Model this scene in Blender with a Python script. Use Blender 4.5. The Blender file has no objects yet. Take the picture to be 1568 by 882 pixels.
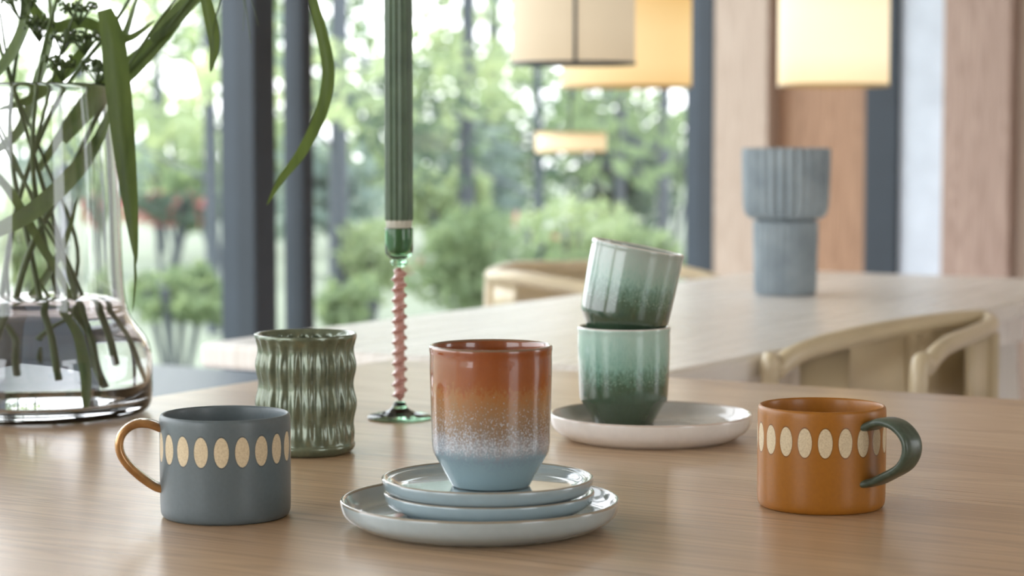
import bpy, math, random
from mathutils import Vector, Matrix
random.seed(7)
F=3400.0; CAMZ=1.017; P=math.atan(241/3400.0)
TZ=0.75
def ray(x,y):
    a=(x-784)/F; b=(441-y)/F
    return Vector((a, math.cos(P)+b*math.sin(P), -math.sin(P)+b*math.cos(P)))
def on(x,y,z=TZ):
    d=ray(x,y); t=(z-CAMZ)/d.z
    return Vector((d.x*t,d.y*t,z))
def at(x,y,D):
    d=ray(x,y); t=D/d.y
    return Vector((d.x*t,D,CAMZ+d.z*t))
ROT=math.radians(59)
RM=Matrix.Rotation(ROT,4,'Z')
def uw(u,w,z=0): return RM@Vector((u,w,z))

# ---------------- node helpers
class N:
    def __init__(s,name):
        s.m=bpy.data.materials.new(name); s.m.use_nodes=True
        s.t=s.m.node_tree; s.n=s.t.nodes; s.n.clear()
        s.out=s.n.new('ShaderNodeOutputMaterial')
    def L(s,a,b): s.t.links.new(a,b)
    def put(s,inp,v):
        if isinstance(v,bpy.types.NodeSocket): s.L(v,inp)
        else:
            if isinstance(v,tuple) and len(v)==3 and inp.type=='RGBA': v=(*v,1)
            inp.default_value=v
    def math(s,op,a,b=0.0,c=None,clamp=False):
        n=s.n.new('ShaderNodeMath'); n.operation=op; n.use_clamp=clamp
        s.put(n.inputs[0],a); s.put(n.inputs[1],b)
        if c is not None: s.put(n.inputs[2],c)
        return n.outputs[0]
    def obj(s): return s.n.new('ShaderNodeTexCoord').outputs['Object']
    def xyz(s,v):
        n=s.n.new('ShaderNodeSeparateXYZ'); s.L(v,n.inputs[0]); return n.outputs
    def scale(s,v,sc):
        n=s.n.new('ShaderNodeMapping'); s.L(v,n.inputs[0]); n.inputs['Scale'].default_value=sc; return n.outputs[0]
    def noise(s,v,sc,det=3,rough=.5,dist=0):
        n=s.n.new('ShaderNodeTexNoise'); s.L(v,n.inputs['Vector']); n.inputs['Scale'].default_value=sc
        n.inputs['Detail'].default_value=det; n.inputs['Roughness'].default_value=rough; n.inputs['Distortion'].default_value=dist
        return n.outputs['Fac']
    def ramp(s,f,stops,interp='LINEAR'):
        n=s.n.new('ShaderNodeValToRGB'); s.put(n.inputs[0],f); e=n.color_ramp.elements
        n.color_ramp.interpolation=interp
        while len(e)<len(stops): e.new(.5)
        for i,(p,c) in enumerate(stops):
            e[i].position=p; e[i].color=(*c,1) if len(c)==3 else c
        return n.outputs[0]
    def mix(s,f,a,b,mode='MIX'):
        n=s.n.new('ShaderNodeMix'); n.data_type='RGBA'; n.blend_type=mode
        s.put(n.inputs[0],f); s.put(n.inputs[6],a if not isinstance(a,tuple) else (*a,1)); s.put(n.inputs[7],b if not isinstance(b,tuple) else (*b,1))
        return n.outputs[2]
    def bump(s,h,strength=.2,dist=.001):
        n=s.n.new('ShaderNodeBump'); s.put(n.inputs['Height'],h); n.inputs['Strength'].default_value=strength; n.inputs['Distance'].default_value=dist
        return n.outputs[0]
    def bsdf(s,col,rough=.5,metal=0.,coat=0.,coatr=.05,normal=None,trans=0.,ior=1.45,spec=.5,sss=0,em=None,ems=0,sheen=0):
        b=s.n.new('ShaderNodeBsdfPrincipled')
        s.put(b.inputs['Base Color'],col if not isinstance(col,tuple) else (*col,1)); s.put(b.inputs['Roughness'],rough); s.put(b.inputs['Metallic'],metal)
        b.inputs['Coat Weight'].default_value=coat; b.inputs['Coat Roughness'].default_value=coatr
        b.inputs['Transmission Weight'].default_value=trans; b.inputs['IOR'].default_value=ior
        b.inputs['Specular IOR Level'].default_value=spec
        if sss: b.inputs['Subsurface Weight'].default_value=sss; b.inputs['Subsurface Scale'].default_value=.01
        if em is not None:
            s.put(b.inputs['Emission Color'],em if not isinstance(em,tuple) else (*em,1)); s.put(b.inputs['Emission Strength'],ems)
        if normal is not None: s.L(normal,b.inputs['Normal'])
        s.L(b.outputs[0],s.out.inputs[0]); return b
def c(h):
    h=h.lstrip('#'); v=[int(h[i:i+2],16)/255 for i in (0,2,4)]
    return tuple(x/12.92 if x<=.04045 else ((x+.055)/1.055)**2.4 for x in v)
def simple(name,col,rough=.5,**k):
    m=N(name); o=m.obj(); f=m.noise(o,12,4)
    d=tuple(x*.92 for x in col); e=tuple(min(1,x*1.06) for x in col)
    m.bsdf(m.ramp(f,[(.3,d),(.7,e)]),rough,**k); return m.m

# ---------------- mesh helpers
def mesh(name,verts,faces,mat,loc=(0,0,0),smooth=True,parent=None,mats=None,fm=None):
    me=bpy.data.meshes.new(name); me.from_pydata([tuple(v) for v in verts],[],faces); me.update()
    for p in me.polygons: p.use_smooth=smooth
    if mats:
        for m in mats: me.materials.append(m)
        if fm:
            for i,p in enumerate(me.polygons): p.material_index=fm[i]
    elif mat: me.materials.append(mat)
    o=bpy.data.objects.new(name,me); bpy.context.collection.objects.link(o); o.location=loc
    if parent: o.parent=parent
    return o
def empty(name,loc=(0,0,0),rot=0):
    e=bpy.data.objects.new(name,None); e.empty_display_size=.05; bpy.context.collection.objects.link(e)
    e.location=loc; e.rotation_euler=(0,0,rot); return e
def chaikin(p,it=2):
    for _ in range(it):
        q=[p[0]]
        for a,b in zip(p[:-1],p[1:]):
            q.append(tuple(.75*x+.25*y for x,y in zip(a,b))); q.append(tuple(.25*x+.75*y for x,y in zip(a,b)))
        q.append(p[-1]); p=q
    return p
def lathe_data(prof,seg=64,fn=None):
    V=[];Fc=[];rings=[]
    for (r,z) in prof:
        if r<1e-6:
            rings.append([len(V)]); V.append((0,0,z))
        else:
            ring=[]
            for i in range(seg):
                t=2*math.pi*i/seg
                rr=fn(r,z,t) if fn else r
                ring.append(len(V)); V.append((rr*math.cos(t),rr*math.sin(t),z))
            rings.append(ring)
    for a,b in zip(rings[:-1],rings[1:]):
        if len(a)==1 and len(b)==1: continue
        for i in range(seg):
            j=(i+1)%seg
            if len(a)==1: Fc.append((a[0],b[j],b[i]))
            elif len(b)==1: Fc.append((a[i],a[j],b[0]))
            else: Fc.append((a[i],a[j],b[j],b[i]))
    return V,Fc
def lathe(name,prof,mat,loc=(0,0,0),seg=64,fn=None,it=2,parent=None):
    V,Fc=lathe_data(chaikin(prof,it),seg,fn)
    return mesh(name,V,Fc,mat,loc,True,parent)
def catmull(pts,n=8):
    pts=[Vector(p) for p in pts]; P_=[2*pts[0]-pts[1]]+pts+[2*pts[-1]-pts[-2]]; out=[]
    for i in range(1,len(P_)-2):
        a,b,c_,d=P_[i-1:i+3]
        for k in range(n):
            t=k/n
            out.append(.5*((2*b)+(c_-a)*t+(2*a-5*b+4*c_-d)*t*t+(3*b-a-3*c_+d)*t**3))
    out.append(pts[-1]); return out
def tube_data(pts,rad,seg=10,V=None,Fc=None,flat=1.0,up=Vector((0,0,1))):
    V=[] if V is None else V; Fc=[] if Fc is None else Fc
    prev=None; n=len(pts); ls=None
    for i,p in enumerate(pts):
        t=(pts[min(i+1,n-1)]-pts[max(i-1,0)]).normalized()
        if ls is None:
            s=t.cross(up)
            if s.length<.05: s=t.cross(Vector((0,1,0)))
        else: s=ls-t*ls.dot(t)
        s.normalize(); ls=s; q=s.cross(t).normalized()
        r=rad(i/(n-1)) if callable(rad) else rad
        ring=[]
        for k in range(seg):
            a=2*math.pi*k/seg
            ring.append(len(V)); V.append(p+s*math.cos(a)*r+q*math.sin(a)*r*flat)
        if prev:
            for k in range(seg):
                j=(k+1)%seg; Fc.append((prev[k],prev[j],ring[j],ring[k]))
        else: Fc.append(tuple(reversed(ring)))
        prev=ring
    Fc.append(tuple(prev)); return V,Fc
def boxd(V,Fc,x0,x1,y0,y1,z0,z1):
    b=len(V)
    V+= [Vector((x,y,z)) for z in (z0,z1) for (x,y) in ((x0,y0),(x1,y0),(x1,y1),(x0,y1))]
    Fc+=[(b,b+3,b+2,b+1),(b+4,b+5,b+6,b+7),(b,b+1,b+5,b+4),(b+1,b+2,b+6,b+5),(b+2,b+3,b+7,b+6),(b+3,b,b+4,b+7)]
def box(name,x0,x1,y0,y1,z0,z1,mat,bev=.004,parent=None,rot=True):
    cx,cy,cz=(x0+x1)/2,(y0+y1)/2,(z0+z1)/2
    V=[];Fc=[]; boxd(V,Fc,x0-cx,x1-cx,y0-cy,y1-cy,z0-cz,z1-cz)
    o=mesh(name,V,Fc,mat,(0,0,0),False,parent)
    L=Vector((cx,cy,cz))
    if parent: o.location=L
    else:
        o.location=RM@L if rot else L
        if rot: o.rotation_euler=(0,0,ROT)
    if bev:
        m=o.modifiers.new('b','BEVEL'); m.width=bev; m.segments=3; m.limit_method='ANGLE'
    return o

# ---------------- materials
def wood(name,base,dark,light,axis='y',rough=.35,board=.13,coat=.0,fine=220,contrast=1.0,spec=.5):
    m=N(name); o=m.obj(); x,y,z=m.xyz(o)
    across,along=(x,y) if axis=='y' else ((y,x) if axis=='x' else (x,z))
    if axis=='z': across=m.math('ADD',x,y)
    bi=m.math('FLOOR',m.math('DIVIDE',across,board))
    wn=m.n.new('ShaderNodeTexWhiteNoise'); wn.noise_dimensions='1D'; m.L(bi,wn.inputs['W']); rnd=wn.outputs['Value']
    cb=m.n.new('ShaderNodeCombineXYZ')
    m.L(m.math('MULTIPLY',across,12.0),cb.inputs[0]); m.L(m.math('MULTIPLY',along,.55),cb.inputs[1]); m.L(m.math('MULTIPLY',rnd,37.0),cb.inputs[2])
    n1=m.noise(cb.outputs[0],1.4,2,.5,.2)
    rings=m.math('FRACT',m.math('MULTIPLY',n1,22.0))
    rings=m.math('PINGPONG',rings,.5); rings=m.math('MULTIPLY',rings,2.0)
    cb2=m.n.new('ShaderNodeCombineXYZ')
    m.L(m.math('MULTIPLY',across,float(fine)*2),cb2.inputs[0]); m.L(m.math('MULTIPLY',along,3.0),cb2.inputs[1]); m.L(rnd,cb2.inputs[2])
    n2=m.noise(cb2.outputs[0],1.,4,.6)
    f=m.math('ADD',m.math('MULTIPLY',rings,.38*contrast),m.math('MULTIPLY',n2,.55))
    f=m.math('ADD',f,m.math('MULTIPLY',m.math('SUBTRACT',rnd,.5),.25))
    col=m.ramp(f,[(.12,dark),(.45,base),(.85,light)])
    r=m.math('ADD',m.math('MULTIPLY',n2,.22),rough-.11)
    m.bsdf(col,r,coat=coat,coatr=.2,normal=m.bump(n2,.3,.0006),spec=spec); return m.m
M_table=wood('oak_table',c('#c4a684'),c('#a5886a'),c('#dcc5a8'),'y',.31,.14,coat=.2,contrast=.85)
M_table2=wood('pale_oak_table',c('#efebe6'),c('#e3dcd3'),c('#f5f2ee'),'x',.28,.14,contrast=.5)
M_chair=simple('ash_chair',c('#d0c0a0'),.32,coat=.2,coatr=.2)
M_panelL=wood('pale_wood_panel',c('#c2afa0'),c('#ad9989'),c('#d6c8ba'),'z',.5,.2,fine=60)
M_panelB=wood('brown_wood_panel',c('#b08a6e'),c('#926e54'),c('#c8a588'),'z',.5,.2,fine=60)
M_panelP=wood('pink_wood_panel',c('#b39a8d'),c('#957c6f'),c('#cab6a9'),'z',.5,.2,fine=60)
M_frame=simple('dark_frame_paint',c('#323b45'),.45)
M_floor=simple('floor_tiles',c('#b5abaa'),.35)
M_white=simple('pale_plaster',c('#d5dfec'),.6)
M_cream=simple('cream_plaster',c('#cfc0ae'),.7)
M_ceil=simple('ceiling_paint',c('#cbc0b0'),.7)
M_bench=simple('dark_bench_lacquer',c('#36424e'),.40,spec=.4)

def band_mug(name,base,phase,zc,R=.0451,specc=.5,rough=.42,coat=.15):
    m=N(name); o=m.obj(); x,y,z=m.xyz(o)
    th=m.math('ADD',m.math('ARCTAN2',y,x),phase+20*math.pi)
    st=2*math.pi/20
    a=m.math('SUBTRACT',m.math('MODULO',th,st),st/2)
    dx=m.math('DIVIDE',m.math('MULTIPLY',a,R),.0050); dz=m.math('DIVIDE',m.math('SUBTRACT',z,zc),.0102)
    d=m.math('ADD',m.math('MULTIPLY',dx,dx),m.math('MULTIPLY',dz,dz))
    rad=m.math('SQRT',m.math('ADD',m.math('MULTIPLY',x,x),m.math('MULTIPLY',y,y)))
    outer=m.math('GREATER_THAN',rad,R-.0015)
    mask=m.math('MULTIPLY',m.math('LESS_THAN',d,1.0),outer)
    edge=m.math('MULTIPLY',m.math('LESS_THAN',d,1.18),outer)
    n=m.noise(o,350,4); n2=m.noise(o,900,3,.7)
    b=m.ramp(n,[(.3,tuple(v*.95 for v in base)),(.7,tuple(v*1.04 for v in base))])
    cream=m.ramp(n2,[(.3,c('#c9b592')),(.6,c('#e2d2b2'))])
    col=m.mix(edge,b,tuple(v*.55 for v in base)); col=m.mix(mask,col,cream)
    rough_=m.math('ADD',m.math('MULTIPLY',mask,.3),rough)
    m.bsdf(col,rough_,coat=coat,coatr=.15,normal=m.bump(m.math('SUBTRACT',m.math('MULTIPLY',n2,.2),mask),.35,.0006)); return m.m

def glaze(name,H,stops,amp=.55,coat=1.0,rough=.25,drip=420,rim=None,dots=None,zs=.55,big=.16):
    m=N(name); o=m.obj(); x,y,z=m.xyz(o)
    zn=m.math('DIVIDE',z,H)
    v=m.scale(o,(1,1,zs)); n=m.noise(v,drip,4,.7); n0=m.noise(m.scale(o,(1,1,.4)),70,2)
    f=m.math('ADD',zn,m.math('MULTIPLY',m.math('SUBTRACT',n,.5),amp))
    f=m.math('ADD',f,m.math('MULTIPLY',m.math('SUBTRACT',n0,.5),big))
    col=m.ramp(f,stops)
    if dots:
        (za,zb,dc,dens)=dots
        nd=m.noise(m.scale(o,(1,1,.7)),1100,2,.5)
        band=m.ramp(zn,[(max(0,za-.12),(0,0,0)),(za,(1,1,1)),(zb-.05,(.55,.55,.55)),(min(1,zb+.2),(0,0,0))])
        th=m.math('SUBTRACT',.78,m.math('MULTIPLY',band,dens))
        mk=m.math('MULTIPLY',m.math('SUBTRACT',nd,th),14.0,clamp=True)
        mk=m.math('MULTIPLY',mk,.8)
        col=m.mix(mk,col,dc)
    if rim: col=m.mix(m.math('GREATER_THAN',zn,.985),col,rim)
    m.bsdf(col,rough,coat=coat,coatr=.04,normal=m.bump(n,.06,.0004)); return m.m

# ---------------- camera
cam=bpy.data.cameras.new('camera'); co=bpy.data.objects.new('camera',cam); bpy.context.collection.objects.link(co)
co.location=(0,0,CAMZ); co.rotation_euler=(math.pi/2-P,0,0)
cam.sensor_width=36; cam.lens=F/1568*36; cam.clip_start=.05; cam.clip_end=300
cam.dof.use_dof=True; cam.dof.focus_distance=1.62; cam.dof.aperture_fstop=7.5
bpy.context.scene.camera=co

# ---------------- room shell (u along 59deg, w to the left)
box('floor',-2.2,6.7,-2.6,3.35,-.1,0,M_floor,0)
box('ceiling',-2.2,6.8,-2.6,3.35,2.6,2.7,M_ceil,0)
def ucol(px):
    s=(px-784)/F; Y=3.2/(.515-.857*s); return Y*(.515*s+.857)
win=empty('window_1')
def wmul(name,px,wd,z0=0.0,z1=2.6,dep=.1):
    u=ucol(px); o=box(name,u-wd/2,u+wd/2,3.2-dep/2,3.2+dep/2,z0,z1,M_frame,.004); o.parent=win; return o
wmul('mullion_1',381,.085); wmul('mullion_2',458,.045,dep=.06)
wmul('mullion_3',1080,.10); 
wmul('mullion_4',-330,.085); wmul('mullion_5',-900,.085)
o=box('sill_rail',-2.1,6.6,3.15,3.25,0,.10,M_frame,.004); o.parent=win
o=box('head_rail',-2.1,6.6,3.15,3.25,2.5,2.6,M_frame,.004); o.parent=win
g=N('window_glass'); lw=g.n.new('ShaderNodeFresnel'); lw.inputs[0].default_value=1.35
tr=g.n.new('ShaderNodeBsdfTransparent'); gl=g.n.new('ShaderNodeBsdfGlossy'); gl.inputs['Roughness'].default_value=.0
mx=g.n.new('ShaderNodeMixShader'); g.L(lw.outputs[0],mx.inputs[0]); g.L(tr.outputs[0],mx.inputs[1]); g.L(gl.outputs[0],mx.inputs[2]); g.L(mx.outputs[0],g.out.inputs[0])
V=[uw(-2.1,3.2,.1),uw(6.5,3.2,.1),uw(6.5,3.2,2.5),uw(-2.1,3.2,2.5)]
mesh('glass_pane',V,[(0,1,2,3)],g.m,smooth=False,parent=win)
def wb(name,t0,t1,d0,d1,mat,bev=.004): return box(name,6.56+d0,6.56+d1,3.2-t1,3.2-t0,0,2.6,mat,bev)
wb('wall_pier',.055,.245,-.06,.2,M_panelL)
wb('wall_back',.2451,.558,0.02,.2,M_panelB)
wb('window_2',.5581,.666,-.02,.18,M_frame)
wb('wall_plaster',.6661,.815,0.0,.2,M_white)
wb('wall_right',.8151,1.03,-.03,.2,M_panelP)
wb('wall_end',1.0301,5.8,.02,.2,M_panelL)
def wall_open(name,fixed,thick,axis,lo,hi,openings,zlo,zhi,mat):
    V=[];Fc=[]
    def bx(a,b,z0,z1):
        if axis=='w': boxd(V,Fc,fixed,fixed+thick,a,b,z0,z1)
        else: boxd(V,Fc,a,b,fixed,fixed+thick,z0,z1)
    bx(lo,hi,0,zlo); bx(lo,hi,zhi,2.6); cur=lo
    for a,b in openings: bx(cur,a,zlo,zhi); cur=b
    bx(cur,hi,zlo,zhi)
    o=mesh(name,V,Fc,mat,smooth=False); o.rotation_euler=(0,0,ROT); return o
wall_open('wall_rear',-2.3,.1,'w',-2.6,3.3,[(.9,2.7)],.5,2.35,M_cream)
wall_open('wall_side',-2.7,.1,'u',-2.2,6.6,[(-.3,.9),(3.4,4.6)],.7,2.2,M_cream)

# ---------------- tables
def table(name,u0,u1,w0,w1,mat,th=.032,edge=None):
    cu,cw=(u0+u1)/2,(w0+w1)/2
    e=empty(name,uw(cu,cw,0),ROT)
    hu,hw=(u1-u0)/2,(w1-w0)/2
    box('tabletop',-hu,hu,-hw,hw,TZ-th,TZ,mat,.008,parent=e)
    box('apron',-hu+.12,hu-.12,-hw+.12,hw-.12,TZ-th-.07,TZ-th,mat,.003,parent=e)
    k=0
    for a in (-1,1):
        for b in (-1,1):
            k+=1
            V=[];Fc=[]; x,y=a*(hu-.16),b*(hw-.16)
            tube_data([Vector((x+a*.05,y+b*.05,0)),Vector((x,y,TZ-th-.02))],lambda t:.02+.012*t,16,V,Fc)
            mesh('leg_%d'%k,V,Fc,mat,parent=e)
    return e
table('dining_table',.9,2.15,-1.1,1.46,M_table)
table('dining_table',2.19,3.92,1.11,1.777,M_table2)
be=empty('window_bench',uw(3.0,2.72,0),ROT)
box('bench_top',-.36,.36,-.37,.37,.52,.56,M_bench,.006,parent=be)
box('bench_body',-.30,.30,-.32,.32,.0,.519,M_bench,.006,parent=be)

# ---------------- cups / plates
def cup_profile(H,R,rb=.0262,zc=.021):
    Rm=R*.955
    return [(0,.002),(rb-.004,.002),(rb-.003,0),(rb,0),(rb+.001,.002),(Rm-.003,zc-.003),(Rm-.0003,zc+.001),(Rm+.0002,zc+.008),
            (R*.985,H*.7),(R-.0003,H-.012),(R-.0005,H-.006),(R+.0003,H-.0015),(R-.001,H),(R-.0025,H-.0005),(R-.0035,H-.004),(R-.0045,H*.7),(Rm-.005,zc+.008),(Rm-.007,zc),(rb-.003,.007),(0,.006)]
def plate_profile(H,R,fl,slope=.010):
    rb=R-slope
    return [(0,.0015),(rb*.8,.0015),(rb*.82,0),(rb*.9,0),(rb*.93,.001),(rb,.0035),(R-.002,H*.45),(R,H-.002),(R-.0005,H),(R-.0025,H+.0002),(R-.004,H-.002),(R-.0065,fl+.005),(R-.012,fl+.0005),(R-.02,fl),(R*.5,fl),(0,fl)]
base=on(735,806)
def crackle(name,col,rimc,R,H):
    m=N(name); o=m.obj(); x,y,z=m.xyz(o); n=m.noise(o,140,4,.6)
    cc=m.ramp(n,[(.25,tuple(v*.95 for v in col)),(.6,col),(.8,tuple(min(1,v*1.04) for v in col))])
    cc=m.mix(m.math('GREATER_THAN',z,H-.0012),cc,rimc)
    m.bsdf(cc,.16,coat=1.0,coatr=.04,normal=m.bump(n,.03,.0004)); return m.m
PR=.0945
M_pl=crackle('blue_grey_glaze',c('#b0bec2'),c('#978f80'),PR,.0195)
M_pl2=crackle('light_blue_glaze',c('#a2b5bd'),c('#958d7f'),PR,.0165)
M_plw=crackle('blush_white_glaze',c('#ece8e4'),c('#cfc0b5'),PR,.0225)
lathe('dinner_plate',plate_profile(.0195,PR,.008),M_pl,base,96)
sb=base+Vector((.0052,.000,.0))
s1=lathe('saucer',plate_profile(.016,.0715,.0095,.011),M_pl2,sb+Vector((.001,.002,.0083)),96)
s2=lathe('saucer',plate_profile(.016,.0718,.0095,.011),M_pl2,sb+Vector((0,0,.0183)),96)
HC=.0955
G1=glaze('rust_to_blue_glaze',HC,[(0,c('#97afb6')),(.16,c('#94acb4')),(.24,c('#90a4b0')),(.32,c('#9b9ea4')),(.42,c('#8b7764')),(.55,c('#997450')),(.68,c('#a36c38')),(.735,c('#985220')),(1.0,c('#8d461a'))],amp=.32,rim=c('#80624a'),drip=560,dots=(.30,.60,c('#c8ced8'),.30),big=.10)
cupb=sb+Vector((.0022,0,.0282))
lathe('coffee_cup',cup_profile(HC,.0415,.0262,.022),G1,cupb,96)
pb=on(996,671)
lathe('dessert_plate',plate_profile(.0225,.0882,.008),M_plw,pb,96)
HS=.0865
GA=glaze('mint_to_green_glaze',HS,[(0,c('#34452f')),(.30,c('#3b513e')),(.42,c('#45614d')),(.52,c('#628776')),(.62,c('#88b0a2')),(.8,c('#a0c4b8')),(1.0,c('#aecac0'))],amp=.40,rim=c('#e2e0da'),dots=(.45,.62,c('#b2cfc3'),.2),zs=.42,big=.07,rough=.18)
GB=glaze('pale_to_green_glaze',HS,[(0,c('#34452f')),(.30,c('#3d5343')),(.42,c('#486350')),(.54,c('#67897b')),(.66,c('#90b1a5')),(.82,c('#a4b9b0')),(1.0,c('#a6b3ac'))],amp=.40,rim=c('#dedcd6'),dots=(.45,.62,c('#b0cec2'),.2),zs=.42,big=.07,rough=.18)
cb=on(953,643,TZ+.0082); cb.y-=.02
cb.z=TZ+.0082
lathe('espresso_cup',cup_profile(HS,.0413,.0262,.021),GA,cb,96)
top=lathe('espresso_cup',cup_profile(HS,.0413,.0262,.021),GB,(0,0,0),96)
tilt=math.radians(11)
pivot=cb+Vector((-.0008,0,HS+.002))
Rt=Matrix.Rotation(tilt,4,'Y')
top.rotation_euler=(0,tilt,0)
top.location=pivot-(Rt@Vector((0,0,.0165)))

# ---------------- mugs with handle
def mug_profile(H,R):
    return [(0,.002),(R-.007,.002),(R-.006,0),(R-.003,0),(R-.0012,.0015),(R,.005),(R,.02),(R+.0002,H-.01),(R,H-.002),(R-.001,H),(R-.0025,H),(R-.0033,H-.0015),(R-.004,H-.01),(R-.0045,.012),(R-.009,.006),(0,.006)]
def strap(name,pts,wd,th,mat,parent,ang,seg=24,loc=None):
    P3_=catmull([Vector((x,0,z)) for x,z in pts],8)
    V=[];Fc=[];prev=None;n=len(P3_)
    for i,p in enumerate(P3_):
        t=(P3_[min(i+1,n-1)]-P3_[max(i-1,0)]).normalized(); nn=Vector((t.z,0,-t.x))
        w_=wd*(1.0+.25*abs(2*i/(n-1)-1)**3)
        ring=[]
        for k in range(seg):
            a=2*math.pi*k/seg; cx=math.copysign(abs(math.cos(a))**.6,math.cos(a)); sx=math.copysign(abs(math.sin(a))**.7,math.sin(a))
            ring.append(len(V)); V.append(p+Vector((0,1,0))*cx*w_/2+nn*sx*th/2)
        if prev:
            for k in range(seg):
                j=(k+1)%seg; Fc.append((prev[k],prev[j],ring[j],ring[k]))
        else: Fc.append(tuple(reversed(ring)))
        prev=ring
    Fc.append(tuple(prev))
    R_=Matrix.Rotation(ang,4,'Z'); V=[R_@v for v in V]
    return mesh(name,V,Fc,mat,parent=parent)
mg=on(346,789); me_=empty('coffee_mug',mg)
R=.0451;H=.0716
st=2*math.pi/20
ph=(-( -math.pi/2+math.radians(4)) + st/2)
M_gm=band_mug('slate_mug_glaze',c('#616d72'),ph,H*.70)
lathe('mug_body',mug_profile(H,R),M_gm,(0,0,0),96,parent=me_)
m=N('gold_lustre'); o=m.obj(); f=m.noise(o,60,3); m.bsdf(m.ramp(f,[(.3,c('#8a6138')),(.7,c('#c2925a'))]),.2,metal=.45,coat=.6); M_gold=m.m
hp=[(R-.003,.0615),(R+.008,.0655),(R+.018,.0648),(R+.0255,.0585),(R+.0275,.049),(R+.0235,.0395),(R+.0145,.0300),(R+.0045,.0225),(R-.003,.0195)]
strap('mug_handle',hp,.0140,.0062,M_gold,me_,math.pi+.16)
og=on(1257,774); oe=empty('coffee_mug',og)
R2=.0454;H2=.0725
ph2=(math.pi/2+math.radians(4.7)+st/2)
M_om=band_mug('ochre_mug_glaze',c('#a4691f'),ph2,H2*.70,R2,rough=.38)
lathe('mug_body',mug_profile(H2,R2),M_om,(0,0,0),96,parent=oe)
m=N('dark_green_glaze'); o=m.obj(); f=m.noise(o,200,4); m.bsdf(m.ramp(f,[(.3,c('#3d4a3f')),(.7,c('#505e51'))]),.35,coat=.3,coatr=.2); M_gh=m.m
hp2=[(R2-.003,.0605),(R2+.010,.0655),(R2+.0225,.064),(R2+.032,.056),(R2+.0335,.046),(R2+.0275,.0360),(R2+.015,.0285),(R2+.004,.0230),(R2-.003,.0210)]
strap('mug_handle',hp2,.0195,.0062,M_gh,oe,math.radians(-90+43))

# ---------------- ribbed olive tumbler
rc=on(469,692); RH=.0995; RR=.0405
def ribf(r,z,t):
    k=z/RH
    if z<.006: return r
    env=min(1,max(0,(k-.08)/.20))*min(1,max(0,(.975-k)/.06))
    rib=math.cos(22*t)
    return r+env*.0015*rib*(1+.25*math.sin(2*math.pi*(k*3.15-.05)))
prof=[(0,.002),(.030,.002),(.031,0),(.036,0),(.0395,.0025),(.0412,.007)]
nz=60
for i in range(nz+1):
    k=.09+.88*i/nz
    wv=math.sin(2*math.pi*(k*3.15-.05))*.0009*min(1,max(0,(k-.12)/.12))
    flare=.0032*max(0,(k-.80)/.17)**2
    prof.append((.0398+wv+flare-.0006*k,RH*k))
prof+=[(.0424,RH*.985),(.0422,RH),(.0404,RH*.998)]
for i in range(20):
    k=.96-.86*i/19; prof.append((.0365,RH*k))
prof+=[(.030,.007),(0,.006)]
m=N('olive_reactive_glaze'); o=m.obj(); f=m.noise(o,90,5,.6); m.bsdf(m.ramp(f,[(.25,c('#566150')),(.6,c('#717b66')),(.85,c('#878466'))]),.26,metal=.4,coat=.7,coatr=.12,normal=m.bump(m.noise(o,400,3),.04,.0005))
lathe('ribbed_tumbler',prof,m.m,rc,352,ribf,1)

# ---------------- candle holder + candle
cp=on(612,641); ce=empty('candlestick',cp)
def glass(name,col,rough=.0,ior=1.45,emit=0):
    m=N(name); o=m.obj(); f=m.noise(o,30,2); m.bsdf(m.ramp(f,[(.2,tuple(min(1,v*.95) for v in col)),(.8,col)]),rough,trans=1,ior=ior); return m.m
G_green=glass('green_glass',(.36,.62,.42))
m=N('pink_glass_milky'); o=m.obj(); m.bsdf(m.ramp(m.noise(o,80,2),[(.3,c('#c48a80')),(.7,c('#dcaca0'))]),.08,trans=.3,coat=1.0); G_pink=m.m
lathe('foot',[(0,0),(.029,0),(.0302,.001),(.0300,.003),(.024,.0048),(.012,.007),(.0065,.011),(.0055,.016),(0,.0165)],G_green,parent=ce)
z0,z1=.0168,.141
V=[];Fc=[];prev=None;nz=260;sg=24
for i in range(nz+1):
    z=z0+(z1-z0)*i/nz; k=i/nz; ph_=2*math.pi*(z-z0)/.0098; ring=[]
    e=min(1,k/.03,(1-k)/.03); e=max(.25,e)
    ox,oy=math.cos(ph_)*.0015*e,math.sin(ph_)*.0015*e
    for q in range(sg):
        a=2*math.pi*q/sg; r=(.0052)*e*(1+.10*math.cos(2*(a-ph_)))+.0004
        ring.append(len(V)); V.append((ox+r*math.cos(a),oy+r*math.sin(a),z))
    if prev:
        for q in range(sg):
            j=(q+1)%sg; Fc.append((prev[q],prev[j],ring[j],ring[q]))
    prev=ring
Fc.append(tuple(prev)); Fc.append(tuple(reversed(range(sg))))
mesh('twisted_stem',V,Fc,G_pink,parent=ce)
lathe('collar',[(0,.1412),(.004,.1412),(.0065,.143),(.0085,.1455),(.0065,.148),(0,.1482)],G_green,parent=ce)
lathe('candle_cup',[(0,.1484),(.006,.1484),(.010,.150),(.0128,.154),(.0132,.160),(.0132,.177),(.0128,.1775),(.0122,.177),(.0120,.160),(.009,.153),(0,.1525)],G_green,parent=ce)
m=N('candle_wax'); o=m.obj(); x,y,z=m.xyz(o); m.bsdf(m.mix(m.math('LESS_THAN',z,.1845),m.ramp(m.noise(o,40,3),[(.3,c('#4a5f49')),(.7,c('#5c725a'))]),c('#c4c2b4')),.38,coat=.1)
def cf(r,z,t): return r*(1+.07*math.cos(14*t)) if z>.184 else r
lathe('candle',[(0,.1535),(.0085,.154),(.0112,.160),(.0112,.176),(.0118,.178),(.0121,.184),(.0122,.187),(.0122,.25),(.0122,.35),(.0120,.44),(.009,.458),(.002,.462),(0,.462)],m.m,parent=ce,seg=168,fn=cf,it=1)

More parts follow.
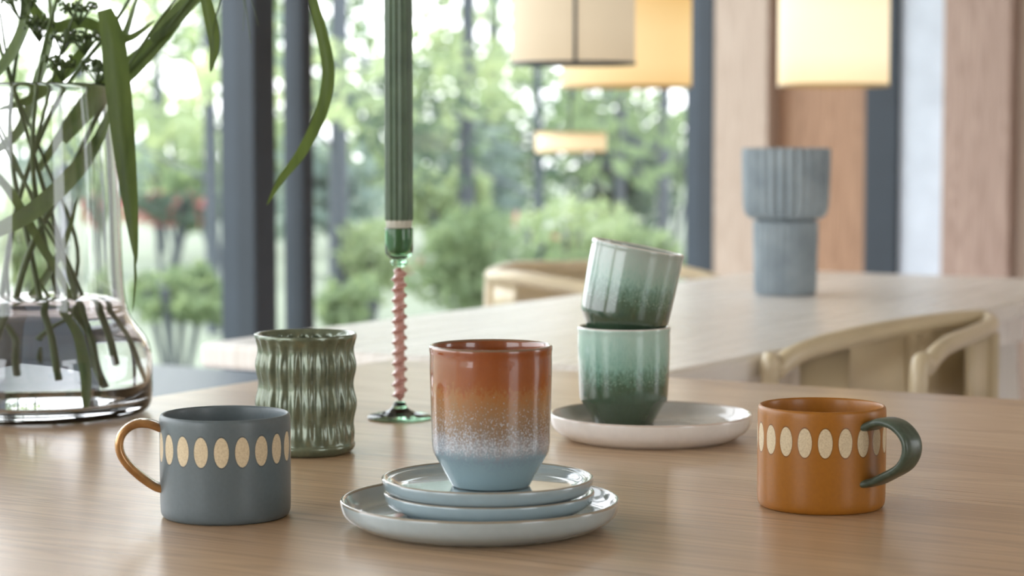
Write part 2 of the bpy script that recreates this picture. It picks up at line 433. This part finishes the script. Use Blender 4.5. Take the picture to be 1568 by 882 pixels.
# ---------------- grey ribbed vases on far table
vp=on(1202,451); ve=empty('ribbed_vase',vp)
m=N('grey_blue_ceramic'); o=m.obj(); f=m.noise(o,20,4); m.bsdf(m.ramp(f,[(.3,c('#84919a')),(.7,c('#a1adb4'))]),.45); M_gv=m.m
def rf(r,z,t): return r*(1+.045*math.cos(28*t))
lathe('lower_vessel',[(0,0),(.046,0),(.049,.004),(.050,.06),(.0515,.116),(.0500,.122),(.046,.12),(.045,.01),(0,.008)],M_gv,seg=224,fn=rf,parent=ve)
ve2=lathe('ribbed_vase',[(0,0),(.050,0),(.058,.004),(.066,.012),(.068,.05),(.0695,.112),(.068,.117),(.064,.115),(.062,.02),(0,.01)],M_gv,vp+Vector((.0,0,.1225)),seg=224,fn=rf)

# ---------------- pendant lamps
def lamp_mat(name,lo,hi,s,h):
    m=N(name); o=m.obj(); x,y,z=m.xyz(o); n=m.noise(m.scale(o,(1,1,8)),90,2)
    g_=m.math('DIVIDE',z,h,clamp=True)
    col=m.ramp(m.math('ADD',g_,m.math('MULTIPLY',m.math('SUBTRACT',n,.5),.15)),[(0.0,lo),(.25,hi),(.6,hi),(1,lo)])
    m.bsdf((.5,.42,.3),.8,em=col,ems=s); return m.m
ML1=lamp_mat('linen_shade_dim',c('#cbb89c'),c('#dccbb0'),.46,.26); ML2=lamp_mat('linen_shade_warm',c('#e8b96a'),c('#f4cf8a'),.66,.19); ML3=lamp_mat('linen_shade_bright',c('#f3d9a6'),c('#ffefcc'),.76,.26)
M_brass=simple('pale_brass',c('#b89a66'),.4)
def pendant(px,pyb,D,wpx,h,mat,seams=(0,),ring=None,name='pendant_lamp'):
    p=at(px,pyb,D); r=wpx/2*D/F; e=empty(name,p)
    V,Fc=lathe_data([(r,0),(r,h),(r-.003,h),(r-.003,0),(r,0)],64); mesh('shade',V,Fc,mat,parent=e)
    for nm,zz in (('ring_bottom',-.001),('ring_top',h-.005)):
        V,Fc=lathe_data([(r+.0015,zz),(r+.0015,zz+.005),(r-.004,zz+.005),(r-.004,zz),(r+.0015,zz)],64); mesh(nm,V,Fc,ring or M_frame,parent=e)
    V=[];Fc=[]
    for s in seams:
        a=-math.pi/2+s
        q=Vector((math.cos(a),math.sin(a),0))*(r+.001); tube_data([q,q+Vector((0,0,h))],.003,8,V,Fc)
    if seams: mesh('shade_ribs',V,Fc,M_frame,parent=e)
    V=[];Fc=[]; top_=2.6-p.z
    tube_data([Vector((0,0,h-.02)),Vector((0,0,top_))],.003,8,V,Fc)
    for k in range(3):
        a=k*2.094; tube_data([Vector((0,0,h-.002)),Vector((r*math.cos(a)*.99,r*math.sin(a)*.99,h-.002))],.002,6,V,Fc)
    mesh('cord',V,Fc,M_frame,parent=e)
    V,Fc=lathe_data(chaikin([(0,h*.35),(.02,h*.37),(.03,h*.5),(.018,h*.62),(.012,h*.8),(0,h*.8)],2),24)
    bm=N('bulb'); bm.bsdf((1,.9,.7),.5,em=(1,.8,.5),ems=6); mesh('bulb',V,Fc,bm.m,parent=e)
    return e
pendant(878,99,3.9,188,.26,ML1,(0,2.1,-2.1))
pendant(959,134,4.7,198,.19,ML2,(),M_brass)
pendant(1276,132,4.8,168,.26,ML3,(),M_brass)
e=pendant(874,233,6.0,108,.055,lamp_mat('window_reflection_glow',c('#e6c994'),c('#f4dcae'),.7,.055),(),M_brass)  # no lamp hangs here: added glowing shape imitating a warm reflection in the window glass

# ---------------- chairs
def finish_chair(e,rail,backpts,seatc,sw,sd,hz=.10,rr=.0125):
    V,Fc=tube_data(catmull(rail,8),rr,12,flat=1.1); mesh('arm_rail',V,Fc,M_chair,parent=e)
    bp=catmull(backpts,6); V=[];Fc=[]; cen=sum((b for b in bp),Vector())/len(bp)
    for b in bp:
        inn=(cen-b); inn.z=0; inn.normalize(); inn*=.010
        for z in (b.z-.008,b.z-hz):
            V.append(Vector((b.x,b.y,z))); V.append(Vector((b.x,b.y,z))+inn)
    for i in range(len(bp)-1):
        b=i*4; Fc+=[(b,b+4,b+6,b+2),(b+1,b+3,b+7,b+5),(b+2,b+6,b+7,b+3),(b,b+1,b+5,b+4)]
    n=len(bp)-1; Fc+=[(0,2,3,1),(n*4,n*4+1,n*4+3,n*4+2)]
    mesh('backrest',V,Fc,M_chair,parent=e)
    V,Fc=lathe_data(chaikin([(0,-.02),(.42,-.02),(.485,-.01),(.5,0),(.48,.012),(.3,.008),(0,.002)],2),48)
    V=[(seatc.x+x*sd,seatc.y+y*sw,z+.445) for x,y,z in V]; mesh('seat',V,Fc,M_chair,parent=e)
def chair(name,loc,ang,W=.50,Dp=.46,zb=.76,za=.70):
    e=empty(name,loc,ang)
    rail=[Vector((Dp*.5,-W*.40,0.0)),Vector((Dp*.5,-W*.42,.4)),Vector((Dp*.47,-W*.44,za-.09)),Vector((Dp*.38,-W*.47,za-.02)),Vector((Dp*.2,-W*.5,za+.005)),Vector((-Dp*.15,-W*.49,za+.02)),Vector((-Dp*.40,-W*.33,zb-.005)),Vector((-Dp*.5,0,zb))]
    rail=rail+[Vector((p.x,-p.y,p.z)) for p in reversed(rail[:-1])]
    finish_chair(e,rail,rail[5:10],Vector((0,0,0)),W*.9,Dp*.95,.075)
    k=0
    for sy in (-1,1):
        k+=1; V,Fc=tube_data(catmull([Vector((-Dp*.48,sy*W*.34,0)),Vector((-Dp*.42,sy*W*.33,.4)),Vector((-Dp*.40,sy*W*.33,zb-.015))],6),.013,12); mesh('back_leg_%d'%k,V,Fc,M_chair,parent=e)
    return e
ce2=Vector((.50,2.80,0)); e=empty('dining_chair',ce2)
pts=[(1178,592,2.74),(1190,566,2.75),(1225,540,2.78),(1300,518,2.86),(1390,500,3.0),(1460,491,3.12),(1503,489,3.18),(1516,498,3.13),(1490,512,3.02),(1448,530,2.88),(1420,560,2.79),(1406,600,2.75)]
rl=[at(x_,y_,d_*.96)-ce2 for x_,y_,d_ in pts]
def down(p,z): return Vector((p.x,p.y,z))
rail=[down(rl[0],0),down(rl[0],.35)]+rl+[down(rl[-1],.35),down(rl[-1],0)]
finish_chair(e,rail,rl[2:9],Vector((0,.0,0)),.34,.30,.13,.0115)
for k,p in enumerate((rl[4],rl[7])):
    V,Fc=tube_data([down(p,0),down(p,.4),down(p,p.z-.01)],.013,12); mesh('back_leg_%d'%(k+1),V,Fc,M_chair,parent=e)
chair('dining_chair',(.175,4.19,0),math.radians(-31),W=.45,Dp=.40,zb=.752,za=.73)

# ---------------- glass vase
vb=on(62,633); gv=empty('glass_vase',vb)
GV=glass('clear_glass',(1,1,1),0,1.45)
op=[(0,0),(.090,0),(.101,.003),(.105,.012),(.1055,.035),(.105,.058),(.100,.072),(.090,.084),(.083,.095),(.0795,.115),(.078,.15),(.0765,.22),(.074,.27),(.070,.300),(.0695,.309),(.068,.3115)]
ip=[(.0665,.309),(.067,.300),(.071,.27),(.0735,.22),(.075,.15),(.0765,.115),(.080,.094),(.087,.082),(.097,.070),(.1015,.058),(.102,.035),(.099,.016),(.09,.010),(0,.009)]
lathe('vase_body',op+ip,GV,parent=gv,seg=96)
WT=glass('water',(.97,.985,1),0,1.33)
wp=[(0,.0095),(.0895,.0105),(.0985,.0165),(.1014,.035),(.1009,.058),(.0964,.0698),(.0864,.0815),(.0794,.0935),(.0762,.112),(0,.112)]
lathe('water',wp,WT,parent=gv,seg=96)
# foliage
m=N('leaf_green'); o=m.obj(); f=m.noise(m.scale(o,(1,1,.2)),90,3)
bs=m.bsdf(m.ramp(f,[(.3,c('#3c4f2a')),(.7,c('#61753f'))]),.38)
tl=m.n.new('ShaderNodeBsdfTranslucent'); tl.inputs[0].default_value=(*c('#71863c'),1); mx=m.n.new('ShaderNodeMixShader'); mx.inputs[0].default_value=.25
m.L(bs.outputs[0],mx.inputs[1]); m.L(tl.outputs[0],mx.inputs[2]); m.L(mx.outputs[0],m.out.inputs[0]); M_leaf=m.m
M_stem=simple('stem_green',c('#4b5e31'),.45)
fe=empty('leafy_branch_bouquet',(0,0,0)); fe.parent=gv
def P3(l,D): return [at(x,y,(D if len(q)==0 else q[0])) - vb for (x,y,*q) in l]
SV=[];SF=[]
def stem(l,r=.0024,D=2.1): tube_data(catmull(P3(l,D),8),lambda t:r*(1-.5*t),8,SV,SF)
stem([(150,560,2.1),(95,380,2.12),(40,200,2.1),(-10,40,2.1)],.003)
stem([(128,590,2.13),(75,400,2.1),(50,250,2.07),(62,100,2.07),(95,-30,2.05)],.003)
stem([(8,545,2.08),(40,400,2.07),(100,280,2.1),(165,150,2.1),(245,60,2.1),(305,-20,2.1)],.0034)
stem([(-10,540,2.1),(25,320,2.13),(85,160,2.13),(165,50,2.1),(210,-20,2.1)],.003)
stem([(85,580,2.06),(50,400,2.08),(15,220,2.12),(30,60,2.12),(60,-20,2.1)],.003)
stem([(205,600,2.1),(150,505,2.11),(85,360,2.1),(10,230,2.1),(-40,100,2.1)],.0026)
stem([(60,560,2.15),(120,400,2.14),(70,250,2.14),(20,130,2.12),(0,20,2.1)],.0024)
stem([(40,570,2.15),(10,400,2.1),(60,200,2.1),(90,90,2.08),(130,-20,2.08)],.0024)
stem([(145,590,2.05),(105,420,2.06),(60,330,2.06),(30,260,2.08),(-20,150,2.08)],.0022)
stem([(165,150,2.1),(260,10,2.08),(350,-70,2.06),(440,-70,2.04),(478,-5,2.04)],.0016)
stem([(370,-30,2.05),(378,20,2.05),(384,66,2.05)],.0005)
stem([(366,-30,2.05),(374,10,2.05),(372,48,2.05)],.0004)
stem([(374,-30,2.05),(388,10,2.05),(396,40,2.05)],.0004)
stem([(345,-30,2.05),(330,30,2.05),(322,80,2.05)],.0008)
mesh('stems',SV,SF,M_stem,parent=fe)
LV=[];LF=[]
def leaf(l,wpx,D=2.1,yaw=.35,flip=1):
    pts=catmull(P3(l,D),10); n=len(pts); prev=None
    for i,p in enumerate(pts):
        t=(pts[min(i+1,n-1)]-pts[max(i-1,0)]).normalized(); s=t.cross(Vector((0,1,0))).normalized()
        s=(s+Vector((0,flip*yaw,0))).normalized(); nn=s.cross(t).normalized()
        k=i/(n-1); w=wpx/2*2.1/F*(max(0,math.sin(math.pi*(.08+.92*k)**.8))**.65)
        row=[]
        for a,b in ((-1,0),(-.5,.18),(0,.28),(.5,.18),(1,0)):
            row.append(len(LV)); LV.append(p+s*a*w-nn*(.28-b)*w*.7)
        if prev:
            for q in range(4): LF.append((prev[q],prev[q+1],row[q+1],row[q]))
        prev=row
leaf([(160,15),(172,60),(180,130),(189,220),(199,310),(209,405)],38,2.02)
leaf([(206,390),(207,430),(203,480)],4,2.02)
leaf([(476,-10),(492,50),(502,110),(492,170),(462,232),(430,275),(408,315)],20,2.04)
leaf([(95,215),(150,150),(200,105),(250,55),(310,-15)],34,2.1,.2)
leaf([(310,-20),(322,30),(328,70),(322,112)],20,2.05)
leaf([(-20,362),(50,325),(110,270),(150,215),(172,160)],30,2.05)
leaf([(30,-20),(75,40),(130,35),(190,60),(240,30)],20,2.12)
leaf([(60,260),(120,170),(170,110),(190,60),(215,-20)],22,2.14,.5)
leaf([(-20,240),(30,200),(60,120),(80,40),(70,-30)],20,2.14,.5)
leaf([(0,500),(60,440),(100,370),(120,300)],14,2.1)
leaf([(120,620),(118,560),(100,500),(60,430)],18,2.07)
leaf([(-20,250),(20,300),(60,370),(100,440),(130,520)],14,2.06)
leaf([(230,60),(265,30),(300,-5),(350,-30)],30,2.1)
leaf([(-10,120),(25,70),(40,20),(30,-30)],22,2.08,.4)
leaf([(140,60),(100,110),(50,150),(-10,170)],18,2.12,.3)
mesh('leaves',LV,LF,M_leaf,parent=fe)
UV_=[];UF=[]
def ball(p,r):
    b=len(UV_); V,Fc=lathe_data([(0,-r),(r*.7,-r*.7),(r,0),(r*.7,r*.7),(0,r)],6)
    for v in V: UV_.append(Vector(v)+p)
    for f in Fc: UF.append(tuple(i+b for i in f))
for (x,y,D) in ((95,95,2.05),(130,55,2.1),(60,35,2.08),(120,10,2.1),(95,55,2.12),(30,0,2.08),(150,100,2.1)):
    c0=at(x,y,D)-vb; root=c0+Vector((0,0,-.018))
    for k in range(16):
        a=random.random()*6.28; rr=.016*math.sqrt(random.random()); q=c0+Vector((rr*math.cos(a),rr*math.sin(a),random.uniform(-.004,.004)))
        tube_data([root,q],.0006,5,UV_,UF)
        for _ in range(5): ball(q+Vector([random.uniform(-.003,.003) for _ in range(3)]),.0017)
mesh('seed_heads',UV_,UF,M_stem,parent=fe)

# ---------------- garden
def leafmat(name,a,b,tc,tf=.5):
    m=N(name); o=m.obj(); f=m.noise(o,3,4,.7)
    d=m.n.new('ShaderNodeBsdfDiffuse'); m.L(m.ramp(f,[(.3,a),(.7,b)]),d.inputs[0])
    t=m.n.new('ShaderNodeBsdfTranslucent'); t.inputs[0].default_value=(*tc,1)
    x=m.n.new('ShaderNodeMixShader'); x.inputs[0].default_value=tf
    m.L(d.outputs[0],x.inputs[1]); m.L(t.outputs[0],x.inputs[2]); m.L(x.outputs[0],m.out.inputs[0]); return m.m
ML_a=leafmat('foliage_mid',c('#5c7058'),c('#8a9c7c'),c('#8fa274'))
ML_b=leafmat('foliage_light',c('#7b8e70'),c('#a4b397'),c('#b4c28c'))
ML_c=leafmat('foliage_dark',c('#43534d'),c('#62736a'),c('#687966'))
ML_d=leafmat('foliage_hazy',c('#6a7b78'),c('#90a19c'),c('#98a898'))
M_red=leafmat('red_blossom',c('#8a4a4a'),c('#b07070'),c('#c08080'))
M_bark=simple('bark',c('#4b525a'),.8)
M_grass=simple('lawn',c('#737d6e'),.9)
wood_e=empty('woodland_garden',(0,0,0))
def clump(V,Fc,cn,rad,n,size):
    for _ in range(n):
        while True:
            d=Vector([random.uniform(-1,1) for _ in range(3)])
            if d.length<1: break
        p=cn+Vector((d.x*rad[0],d.y*rad[1],d.z*rad[2])); s=size*random.uniform(.6,1.3)
        a=Vector([random.gauss(0,1) for _ in range(3)]).normalized(); b=a.orthogonal().normalized()
        k=len(V); V+= [p-a*s,p+b*s*.5,p+a*s,p-b*s*.5]; Fc.append((k,k+1,k+2,k+3))
def shrub(px,py,D,wpx,hpx,n,size,mat,name='shrub',red=0):
    cn=at(px,py,D); rx=wpx/2*D/F; rz=hpx/2*D/F
    V=[];Fc=[]; 
    for _ in range(9):
        q=Vector((random.uniform(-.6,.6)*rx,random.uniform(-.4,.4)*rx,random.uniform(-.55,.5)*rz)); clump(V,Fc,q,(rx*.5,rx*.5,rz*.5),n//9,size)
    nf=len(Fc)
    if red: clump(V,Fc,Vector((0,0,0)),(rx,rx*.6,rz*.9),red,size)
    fm=[0]*nf+[1]*(len(Fc)-nf)
    n2=len(Fc)
    for _ in range(6):
        a=random.random()*6.28; tube_data([Vector((0,0,-cn.z-.05)),Vector((rx*.5*math.cos(a),rx*.4*math.sin(a),rz*.3))],.012,5,V,Fc)
    fm+=[2]*(len(Fc)-n2)
    return mesh(name,V,Fc,None,cn,False,mats=[mat,M_red,M_bark],fm=fm,parent=wood_e)
shrub(760,400,9.5,290,180,1900,.03,ML_a,red=12)
shrub(860,380,10.5,240,190,1300,.035,ML_b)
shrub(960,400,9.5,180,180,1100,.035,ML_a)
shrub(560,400,10,130,150,800,.03,ML_b)
shrub(530,460,8.5,120,90,500,.03,ML_a)
shrub(270,455,8,180,100,700,.03,ML_a)
shrub(250,320,13,180,60,400,.04,ML_c,red=110)
shrub(60,380,9,220,200,1000,.04,ML_b)
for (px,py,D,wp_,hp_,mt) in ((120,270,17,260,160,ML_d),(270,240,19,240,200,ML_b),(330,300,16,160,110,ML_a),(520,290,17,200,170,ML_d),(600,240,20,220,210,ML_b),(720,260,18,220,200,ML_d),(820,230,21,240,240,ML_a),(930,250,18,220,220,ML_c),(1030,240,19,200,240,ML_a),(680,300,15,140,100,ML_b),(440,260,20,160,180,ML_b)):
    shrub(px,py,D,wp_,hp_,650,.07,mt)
def tree(px,D,rt,H,canopies,n,size,mat,name='tree'):
    b=at(px,200,D); b.z=-.08
    V=[];Fc=[]
    tube_data([Vector((0,0,0)),Vector((random.uniform(-.05,.05),0,H*.5)),Vector((random.uniform(-.1,.1),0,H))],lambda t:rt*(1-.4*t),10,V,Fc)
    Q=[]
    for _ in range(canopies):
        q=Vector((random.uniform(-1.8,1.8),random.uniform(-1.5,1.5),random.uniform(1.0,H))); Q.append(q)
        tube_data([Vector((0,0,max(.4,q.z-.3))),q],lambda t:.012*(1-.7*t),5,V,Fc)
    n2=len(Fc)
    for q in Q: clump(V,Fc,q,(.5,.5,.3),n,size)
    fm=[0]*n2+[1]*(len(Fc)-n2)
    return mesh(name,V,Fc,None,b,False,mats=[M_bark,mat],fm=fm,parent=wood_e)
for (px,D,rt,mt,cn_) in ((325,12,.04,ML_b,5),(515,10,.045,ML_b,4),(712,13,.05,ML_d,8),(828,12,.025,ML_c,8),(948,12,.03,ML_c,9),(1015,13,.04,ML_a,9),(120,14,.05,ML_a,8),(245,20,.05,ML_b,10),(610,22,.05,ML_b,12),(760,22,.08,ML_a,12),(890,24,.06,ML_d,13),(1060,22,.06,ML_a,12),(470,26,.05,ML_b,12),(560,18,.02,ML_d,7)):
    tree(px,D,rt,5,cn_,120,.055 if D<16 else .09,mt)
V=[uw(-20,3.36,-.1),uw(60,3.36,-.1),uw(60,70,-.1),uw(-20,70,-.1)]
mesh('garden_lawn',V,[(0,1,2,3)],M_grass,smooth=False)

# ---------------- light
w=bpy.data.worlds.new('world'); bpy.context.scene.world=w; w.use_nodes=True
nt=w.node_tree; bg=nt.nodes['Background']; tc=nt.nodes.new('ShaderNodeTexCoord'); sp=nt.nodes.new('ShaderNodeSeparateXYZ'); rp=nt.nodes.new('ShaderNodeValToRGB')
nt.links.new(tc.outputs['Generated'],sp.inputs[0]); nt.links.new(sp.outputs[2],rp.inputs[0]); nt.links.new(rp.outputs[0],bg.inputs[0])
e=rp.color_ramp.elements; e[0].position=0; e[0].color=(.96,.98,1,1); e[1].position=.7; e[1].color=(.88,.94,1,1)
bg.inputs[1].default_value=3.5
s=bpy.data.lights.new('sun','SUN'); s.energy=3; s.angle=.15; s.color=(1,.95,.85)
so=bpy.data.objects.new('sun',s); bpy.context.collection.objects.link(so)
d=(uw(-.4,-1,0)).normalized(); d.z=-math.tan(math.radians(60)); so.rotation_euler=d.to_track_quat('-Z','Y').to_euler()
vs=bpy.context.scene.view_settings; vs.view_transform='Standard'; vs.look='None'; vs.exposure=.36
